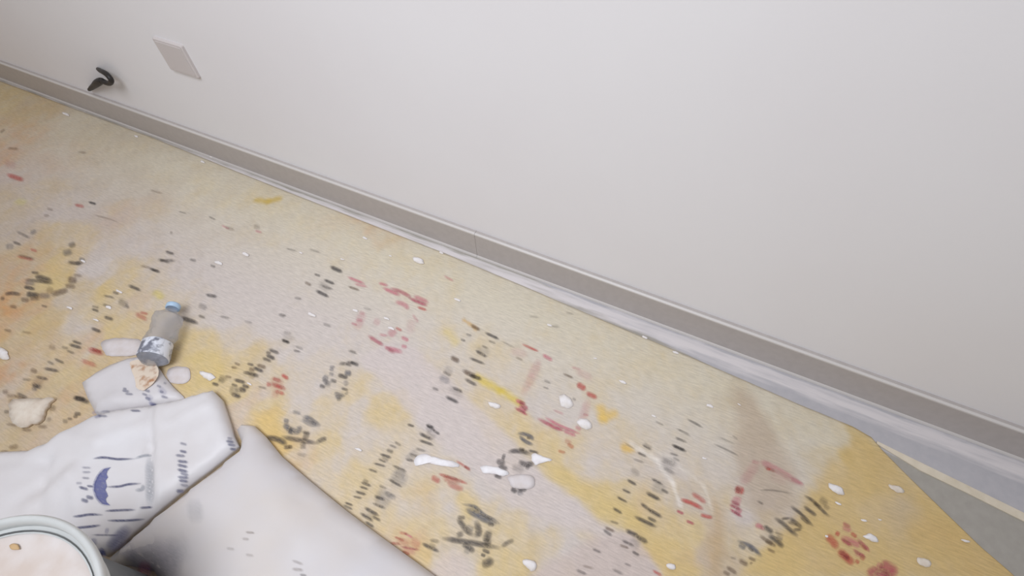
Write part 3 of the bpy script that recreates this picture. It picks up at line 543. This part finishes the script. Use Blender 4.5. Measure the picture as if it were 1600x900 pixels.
def print_on(s, parent, ox, oy, sc_, txt, name, label=None):
    by = {}
    for ln in txt.strip().split(';'):
        t = ln.split()
        if not t: continue
        q_ = [tuple(float(c) for c in a_.split(',')) for a_ in t[3:]]
        data = by.setdefault(t[0], ([], [], []))
        ribbon(data, [(ox + a_ / sc_, oy + b_ / sc_) for a_, b_ in q_], float(t[1]), float(t[2]), s.hit)
    for k, d in by.items():
        o = ink_mesh(name, d, INK[k], parent)
        if label: o['label'] = label
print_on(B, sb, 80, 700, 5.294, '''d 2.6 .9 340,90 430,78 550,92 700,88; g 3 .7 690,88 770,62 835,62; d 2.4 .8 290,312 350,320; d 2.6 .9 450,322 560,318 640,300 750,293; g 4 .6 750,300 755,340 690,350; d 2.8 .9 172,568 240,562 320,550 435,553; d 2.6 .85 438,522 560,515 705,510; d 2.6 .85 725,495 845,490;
d 2.8 .9 186,662 300,652 415,638; d 2.6 .9 455,600 620,600 785,588; d 2 .6 325,718 555,722; g 9 .5 812,60 813,200 815,350 815,500''', 'printed_line_and_fold_shade', 'navy printed lines, with the fold shade painted in grey')  # the broad grey upright stroke paints the shade of the sack's fold
print_on(B, sb, 80, 700, 5.294, '''d 2.5 .35 245,160 335,165; d 2.5 .4 250,200 332,200; d 2.5 .4 248,245 322,252; d 3.2 .75 222,320 312,345; d 4 .7 282,400 355,418; d 4 .7 240,424 312,446; d 3 .3 200,290 260,292; u 13 .55 650,640 540,770 470,850; u 9 .9 390,880 450,850; u 8 .4 340,740 350,815; d 3 .7 370,870 430,885; u 6 .35 440,680 480,690''', 'printed_text', 'blue printed lettering')
print_on(B, sb, 220, 560, 5, '''d 3 .45 300,660 365,675; d 3 .7 298,720 365,735; d 3 .6 265,755 352,765; d 3.2 .7 278,800 375,812; d 3.2 .7 278,830 372,850; d 3.2 .75 278,865 375,888; d 3.2 .6 300,893 380,915; d 3.2 .7 280,925 380,935; d 3.2 .75 290,950 375,965; d 3 .5 300,985 380,1000; d 4 .75 270,1035 345,1040; d 3 .7 660,645 735,655; d 3 .75 672,670 745,682; d 3 .7 690,705 750,715; d 3 .5 670,620 720,630''', 'printed_text', 'blue printed lettering')
# the umbrella canopy, filled and with a scalloped lower edge
cp = [(495,158),(440,172),(392,222),(358,290),(355,350),(377,410),(420,462),(490,476),(458,448),(452,422),(470,396),(460,370),(448,345),(462,318),(455,292),(450,270),(470,242),(458,218),(466,190)]
pp = [B.hit(80 + a_ / 5.294, 700 + b_ / 5.294, .001) for a_, b_ in cp]
cen = [B.hit(80 + a_ / 5.294, 700 + b_ / 5.294, .001) for a_, b_ in [(440,200),(410,240),(400,290),(398,350),(405,400),(430,440)]]
vo, _, fo, *_ = delaunay_2d_cdt([Vector(p[:2]) for p in pp + cen], [(i, (i+1) % len(pp)) for i in range(len(pp))], [], 1, 1e-7)
me = bpy.data.meshes.new('umbrella_mark'); me.from_pydata([(p.x, p.y, B.z(p.x, p.y) + .0012) for p in vo], [], [tuple(f) for f in fo])
at = me.attributes.new('cover', 'FLOAT', 'POINT'); at.data.foreach_set('value', np.full(len(vo), .95, dtype=np.float32))
link_mesh('umbrella_mark', me, INK['u'], sb)['label'] = 'blue printed open umbrella'
data = ([], [], [])
ribbon(data, [(80 + a_ / 5.294, 700 + b_ / 5.294) for a_, b_ in cp[:8]], 3, .6, lambda x, y: B.hit(x, y, .0014)); ink_mesh('umbrella_mark', data, INK['u'], sb)
print_on(A, sa, 120, 540, 6.43, '''d 2.6 .5 458,430 505,437; d 2.6 .55 448,450 535,462; d 2.6 .5 478,480 572,492; d 3 .5 678,448 742,462; d 2.6 .5 648,480 715,502; d 3 .6 680,518 745,545; u 4 .65 718,572 805,608; d 3 .6 738,598 832,607; d 2.6 .45 708,632 785,630; d 2.6 .45 798,398 852,418; d 2.6 .5 828,458 875,470; d 2.6 .55 838,508 922,527; d 2.6 .4 868,370 905,385;
u 7 .25 700,500 760,560; u 7 .25 820,420 900,500''', 'printed_text', 'blue printed lettering')
print_on(B, sb, 120, 540, 6.43, '''d 2.4 .7 530,650 650,658; u 4 .5 150,690 200,660; d 2.6 .45 230,670 290,660 340,668; u 4 .4 170,720 250,700; d 2.6 .5 195,700 315,712''', 'printed_text', 'blue printed lettering')
print_on(C_, sc, 350, 675, 4, '''n 2.5 .45 130,625 195,632; n 3 .3 110,665 160,672; n 3 .25 10,725 70,735; n 3 .3 420,800 500,830; n 3.5 .35 420,855 500,865; n 3 .25 130,765 190,775; k 3 .4 470,890 520,900''', 'dirt_mark', 'brown smudge')
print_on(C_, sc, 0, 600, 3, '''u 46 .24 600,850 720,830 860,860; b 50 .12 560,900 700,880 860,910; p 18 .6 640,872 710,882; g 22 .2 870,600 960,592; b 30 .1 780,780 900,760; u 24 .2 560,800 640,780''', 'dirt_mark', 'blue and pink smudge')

# torn tan scrap resting on sack A
def scrap(name, px, z, thick, mat, label, cat, jag=0.0, group=None, dome=0.0):
    c0 = fl(sum(p[0] for p in px) / len(px), sum(p[1] for p in px) / len(px), z)
    pts = [fl(a_, b_, z) for a_, b_ in px]
    dense = []; n0 = len(pts)
    for i in range(n0):
        a0, a1, a2, a3 = pts[i-1], pts[i], pts[(i+1) % n0], pts[(i+2) % n0]
        for k in range(5):
            t = k / 5; v = 0.5*((2*a1) + (a2-a0)*t + (2*a0-5*a1+4*a2-a3)*t*t + (3*a1-a0-3*a2+a3)*t**3)
            v += Vector((noise.noise(v * 160), noise.noise(v * 160 + Vector((9, 9, 9))), 0)) * jag
            dense.append(v)
    bm = bmesh.new(); n = len(dense)
    lo = [bm.verts.new(v - c0) for v in dense]
    hi = [bm.verts.new(v - c0 + Vector((0, 0, thick * (0.7 + 0.5 * noise.noise(v * 70))))) for v in dense]
    inn = [bm.verts.new((v - c0) * 0.6 + Vector((0, 0, thick + dome * (0.8 + 0.6 * noise.noise(v * 90))))) for v in dense]
    top_ = bm.verts.new((0, 0, thick + dome * 1.1))
    for i in range(n):
        k = (i+1) % n
        bm.faces.new((lo[i], lo[k], hi[k], hi[i])); bm.faces.new((hi[i], hi[k], inn[k], inn[i])); bm.faces.new((inn[i], inn[k], top_))
    bm.faces.new(lo[::-1])
    o = from_bm(name, bm, mat, smooth=dome > 0); o.location = c0
    return tag(o, label, cat, group)
m_tan = new_mat('tan_paper', rgb(214, 196, 176), .8); noise_mix(m_tan, rgb(222, 206, 188), rgb(176, 130, 96), 60, lo=.5, hi=.7, bump=.15)
m_plaster = new_mat('plaster', rgb(232, 228, 226), .85); noise_mix(m_plaster, rgb(236, 232, 232), rgb(222, 215, 209), 60, bump=.4, bscale=200)
m_cream = new_mat('cream_plaster', rgb(212, 200, 184), .85); noise_mix(m_cream, rgb(224, 214, 200), rgb(212, 198, 182), 50, bump=.4, bscale=160)
scrap('torn_paper', [(204,566),(222,562),(240,565),(248,578),(246,590),(236,602),(224,610),(214,606),(210,590)], 0.0235, 0.0015, m_tan, 'torn tan paper scrap lying on the crumpled sack corner below the bottle', 'paper scrap', .002)
scrap('plaster_slab', [(22,628),(55,625),(86,624),(79,634),(72,646),(67,660),(48,666),(36,669),(21,659),(19,644)], 0.0050, 0.012, m_cream, 'large cream plaster slab at the left, near the white sacks', 'plaster piece', .004, dome=.002)
m_film = new_mat('greyish_film', rgb(214, 207, 206), .6); noise_mix(m_film, rgb(217, 210, 210), rgb(208, 198, 194), 40, bump=.1)
m_white = new_mat('white_paper', rgb(238, 236, 238), .7); noise_mix(m_white, rgb(240, 238, 240), rgb(226, 220, 220), 45, bump=.2)
scrap('paper_scrap', [(648,716),(662,709),(684,716),(712,722),(716,730),(690,728),(668,724),(650,728)], 0.0050, 0.001, m_white, 'long white paper scrap above the small red print', 'paper scrap', .002, dome=.001)
scrap('paper_scrap', [(751,729),(768,728),(782,732),(795,738),(789,744),(772,741),(755,738)], 0.0050, 0.001, m_white, 'white paper scrap touching the left of the black printed character', 'paper scrap', .002, dome=.001)
scrap('paper_scrap', [(833,708),(845,712),(863,719),(850,722),(838,727),(831,718)], 0.0050, 0.0015, m_white, 'pointed white scrap touching the right of the black printed character', 'paper scrap', .002, dome=.001)
scrap('paper_scrap', [(795,744),(830,742),(835,760),(815,764),(800,760)], 0.0050, 0.0005, m_film, 'thin greyish scrap over the middle of the black printed character', 'paper scrap', .002, dome=.0006)
scrap('paper_scrap', [(158,535),(180,528),(215,530),(224,538),(226,552),(205,556),(170,556),(162,548)], 0.0050, 0.001, m_film, 'pale pinkish scrap between the red print and the bottle base', 'paper scrap', .003, dome=.001)
scrap('paper_scrap', [(262,578),(280,572),(296,578),(296,594),(282,600),(264,596)], 0.0050, 0.0006, m_film, 'round pale scrap just right of the torn tan paper', 'paper scrap', .003, dome=.001)
# plaster splatters: (pixel, size px, squash)
NAMED = [(828,882,12,1.2,'curled white plaster crumb below the large black character'),(1308,765,13,1.0,'white plaster blob beyond the row of black characters, nearest the right edge'),(1361,840,11,.8,'white plaster blob touching the red print at the right'),
 (885,628,13,1.2,'large white plaster blob inside the red printed frame'),(914,663,12,1.2,'white plaster blob at the lower corner of the red printed frame'),(772,633,11,.6,'bluish white crumb below the mustard streak'),
 (324,587,12,.8,'white plaster blob above the fold of the umbrella sack'),(3,552,13,1.0,'bright white crumb at the left edge of the photo'),(1444,878,12,.8,'flat whitish splatter near the bottom right corner'),(1400,763,12,.7,'flat grey-white splatter on the bare yellow corner of the sheet'),
 (1048,885,9,.9,'white plaster crumb at the bottom, right of the greyish patch'),(655,407,9,.8,'white plaster dot nearest the middle of the skirting'),(1508,845,8,.35,'thin white crumb by the cut edge of the sheet')]
for i, (a_, b_, s_, q_, lb) in enumerate(NAMED):
    pts = []
    for k in range(8):
        t = 2 * math.pi * k / 8; r = s_ * random.uniform(.72, 1.15)
        pts.append((a_ + r * math.cos(t) + .25 * r * math.sin(t), b_ + r * .75 * q_ * math.sin(t) + .2 * r * math.cos(t)))
    flat = 'flat' in lb
    scrap('plaster_crumb', pts, 0.0050, 0.0004 if flat else 0.0010, m_cream if flat else m_plaster, lb, 'plaster crumb', .0015, 'plaster crumbs on the yellow sheet', 0.0004 if flat else 0.0030)
SM = [(341,411,9),(383,397,8),(486,491,9),(555,485,8),(612,513,8),(605,498,6),(974,597,9),(1108,634,8),(1007,527,6),(1056,551,6),(714,468,7),(690,395,5),(858,508,6),(560,702,7),(1100,716,5),(1310,787,6),(1292,838,5),(570,372,6),(103,178,7),(213,213,5),
      (317,253,5),(108,481,7),(130,408,6),(180,585,5),(1022,650,5),(470,395,4),(535,405,4),(700,345,4),(390,600,5),(1350,813,6),(150,500,6),(330,245,4),(185,455,7),(170,480,7),(1155,632,4),(1375,812,4),(930,560,4),(610,400,4)]
for a_, b_, s_ in SM:
    pts = []
    for k in range(7):
        t = 2 * math.pi * k / 7; r = s_ * .8 * random.uniform(.6, 1.1)
        pts.append((a_ + r * math.cos(t) + .3 * r * math.sin(t), b_ + r * .55 * math.sin(t) + .25 * r * math.cos(t)))
    if a_ < 255 and b_ > 390: where = 'left of the bottle'
    elif a_ < 420 and b_ < 390: where = 'near the skirting at the left, below the faceplate'
    elif a_ < 600 and b_ >= 390: where = 'between the bottle and the faded red frame'
    elif a_ < 760: where = 'in or around the upper faded red frame'
    elif a_ < 1200: where = 'near the skirting beyond the lower red frame'
    else: where = 'around the red print at the bottom right'
    scrap('plaster_speck', pts, 0.0050, 0.0004, m_plaster, 'small white plaster speck ' + where, 'plaster speck', .001, 'plaster specks ' + where, 0.0009)

# ---------------------------------------------------------------- clear bottle
m_pet = new_mat('clear_plastic', rgb(202, 204, 212), .22, Transmission_Weight=.6, IOR=1.25, Alpha=.55)
m_cap = new_mat('pale_blue_cap', rgb(176, 202, 226), .4)
m_lab = new_mat('bottle_label', rgb(214, 217, 226), .5); noise_mix(m_lab, rgb(224, 227, 236), rgb(120, 122, 134), 46, lo=.5, hi=.62)
bt = bpy.data.objects.new('plastic_bottle', None); COL.objects.link(bt)
p0 = fl(236, 566, .042); p1 = fl(272, 476, .038)
ax = (p1 - p0); Lb = ax.length
bt.location = p0; bt.rotation_euler = ax.to_track_quat('Z', 'Y').to_euler()
bt.location.z = .042
sc_b = Lb
R = 0.030
def blathe(name, prof, mat, crumple=0.0):
    bm = bmesh.new(); lathe(bm, prof, 40)
    for v in bm.verts:
        n_ = noise.noise(Vector((v.co.x * 40, v.co.y * 40, v.co.z * 34))); k = 1 + crumple * n_
        v.co.x *= k; v.co.y *= k
    o = from_bm(name, bm, mat, bt, smooth=True); return o
body = [(0.0, .004), (R * .7, .0), (R * .95, .005)] + [(R * (1 + .03 * math.sin(k * 1.7)), .012 + (Lb * .68) * k / 22) for k in range(23)] + [(R * .9, Lb * .76), (R * .62, Lb * .83), (R * .42, Lb * .88), (R * .4, Lb * .93)]
blathe('bottle_body', body, m_pet, .18)
blathe('label_band', [(R * 1.03, Lb * .05), (R * 1.06, Lb * .06), (R * 1.06, Lb * .30), (R * 1.03, Lb * .31)], m_lab, .10)['label'] = 'whitish label with dark print near the base'
blathe('bottle_cap', [(0, Lb), (R * .46, Lb), (R * .52, Lb * .985), (R * .52, Lb * .925), (R * .44, Lb * .92)], m_cap)['label'] = 'pale blue screw cap'
tag(bt, 'clear crushed plastic bottle with pale blue cap lying above the white sacks', 'bottle')

# ---------------------------------------------------------------- bucket of plaster
BZ = 0.27
cb = Vector((-0.6665, -0.300, 0)); RO = 0.1693; RI = 0.156
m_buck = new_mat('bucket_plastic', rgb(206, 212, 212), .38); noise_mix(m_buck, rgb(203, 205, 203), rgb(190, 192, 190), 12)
m_wallb = new_mat('bucket_shaded_side', rgb(112, 118, 120), .45); noise_mix(m_wallb, rgb(84, 88, 90), rgb(104, 107, 108), 14)  # shade below the rim is put into these dark greys
m_putty = new_mat('wet_putty', rgb(216, 206, 202), .7); noise_mix(m_putty, rgb(216, 209, 206), rgb(202, 188, 178), 14, bump=.5, bscale=45)
bk = bpy.data.objects.new('plaster_bucket', None); COL.objects.link(bk); bk.location = (cb.x, cb.y, 0.0045)
bm = bmesh.new()
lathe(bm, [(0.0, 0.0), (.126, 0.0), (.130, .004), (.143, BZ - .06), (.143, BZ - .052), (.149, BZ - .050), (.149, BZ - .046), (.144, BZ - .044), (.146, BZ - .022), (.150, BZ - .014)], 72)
from_bm('bucket_side', bm, m_wallb, bk, True)['label'] = 'tapering side, coloured dark for the shade below the rim'
bm = bmesh.new()
lathe(bm, [(.146, BZ - .018), (.158, BZ - .016), (RO - .001, BZ - .012), (RO, BZ - .005), (RO - .002, BZ - .001), (RO - .004, BZ), (RI + .005, BZ - .001), (RI + .002, BZ - .004), (RI, BZ - .016), (RI - .003, BZ - .05)], 96)
from_bm('bucket_rim', bm, m_buck, bk, True)['label'] = 'pale translucent rolled rim'
bm = bmesh.new()
prof = [(RI * k / 16, BZ - .020) for k in range(17)]
lathe(bm, prof, 72)
for v in bm.verts:
    v.co.z += .004 * noise.noise(Vector((v.co.x * 22, v.co.y * 22, 2))) + .002 * noise.noise(Vector((v.co.x * 60, v.co.y * 60, 7)))
bmesh.ops.remove_doubles(bm, verts=bm.verts, dist=.0003)
from_bm('putty', bm, m_putty, bk, True)['label'] = 'pinkish beige plaster paste'
tag(bk, 'round bucket filled with beige plaster paste in the bottom left corner', 'bucket')
pz = BZ + .0045 - .018
scrap('rust_speck', [(15,853),(22,849),(29,853),(30,858),(20,859)], pz, .001, new_mat('rust', rgb(196, 164, 122), .8), 'small orange-brown speck on the plaster paste in the bucket', 'speck', .001, dome=.0006)

# ---------------------------------------------------------------- wall: blank faceplate and cable
m_plate = new_mat('faceplate_plastic', rgb(206, 199, 197), .4)
fp = bpy.data.objects.new('wall_faceplate', None); COL.objects.link(fp)
pc = [wl(237, 58, .006), wl(283, 72, .006), wl(311, 122, .006), wl(268, 110, .006)]
x0 = (pc[0].x + pc[3].x) / 2; x1 = (pc[1].x + pc[2].x) / 2; z1 = (pc[0].z + pc[1].z) / 2; z0 = (pc[2].z + pc[3].z) / 2
cxp, czp = (x0 + x1) / 2, (z0 + z1) / 2; hw, hh = (x1 - x0) / 2, (z1 - z0) / 2
fp.location = (cxp, YW, czp)
def plate(bm, hw, hh, y0, y1, r, ch):
    def ringp(w, h, y, rr):
        out = []
        for cx, cz, a0 in ((w-rr, h-rr, 0), (-w+rr, h-rr, 90), (-w+rr, -h+rr, 180), (w-rr, -h+rr, 270)):
            for k in range(5):
                t = math.radians(a0 + k * 22.5); out.append(bm.verts.new((cx + rr * math.cos(t), y, cz + rr * math.sin(t))))
        return out
    rs = [ringp(hw, hh, y0, r), ringp(hw, hh, y1 + ch, r), ringp(hw - ch, hh - ch, y1, r)]
    for a_, b_ in zip(rs, rs[1:]):
        for k in range(20): bm.faces.new((a_[k], a_[(k+1) % 20], b_[(k+1) % 20], b_[k]))
    bm.faces.new(rs[-1]); bm.faces.new(rs[0][::-1])
bm = bmesh.new(); plate(bm, hw, hh, 0.0, -.008, .004, .002); from_bm('plate_frame', bm, m_plate, fp)
bm = bmesh.new(); plate(bm, hw * .86, hh * .86, -.0075, -.0092, .002, .0006)
from_bm('blank_cover', bm, m_plate, fp)
tag(fp, 'square white faceplate on the wall at the upper left', 'wall plate')
m_blk = new_mat('black_rubber', rgb(38, 34, 32), .5)
cb_ = bpy.data.objects.new('black_cable', None); COL.objects.link(cb_)
path = [(153.5,108,.0),(157,110.5,.012),(164,114,.022),(170,119.5,.028),(174,126,.030),(171.5,130,.028),(165,129,.026),(159,126,.024),(153,129,.020),(147,134,.014),(139,140.5,.008)]
pts = [wl(a_, b_, o_) for a_, b_, o_ in path]
cb_.location = pts[0]; pts = [p - pts[0] for p in pts]
sp_ = smoothline(pts, 6)
bm = bmesh.new(); tube(bm, sp_[:43], [.0055 + .0015 * min(1, i / 12) for i in range(43)], 12); from_bm('cable_loop', bm, m_blk, cb_, True)
bm = bmesh.new(); rr = [(.008, .0095, .0105, .0105, .010, .009, .008, .007, .0055, .004)[min(9, int(i * 10 / (len(sp_) - 42)))] for i in range(len(sp_) - 42)]
tube(bm, sp_[42:], rr, 12)
from_bm('cable_end', bm, m_blk, cb_, True)['label'] = 'thicker black end tapering to a tip'
tag(cb_, 'short black cable curling out of the wall just above the skirting', 'cable')
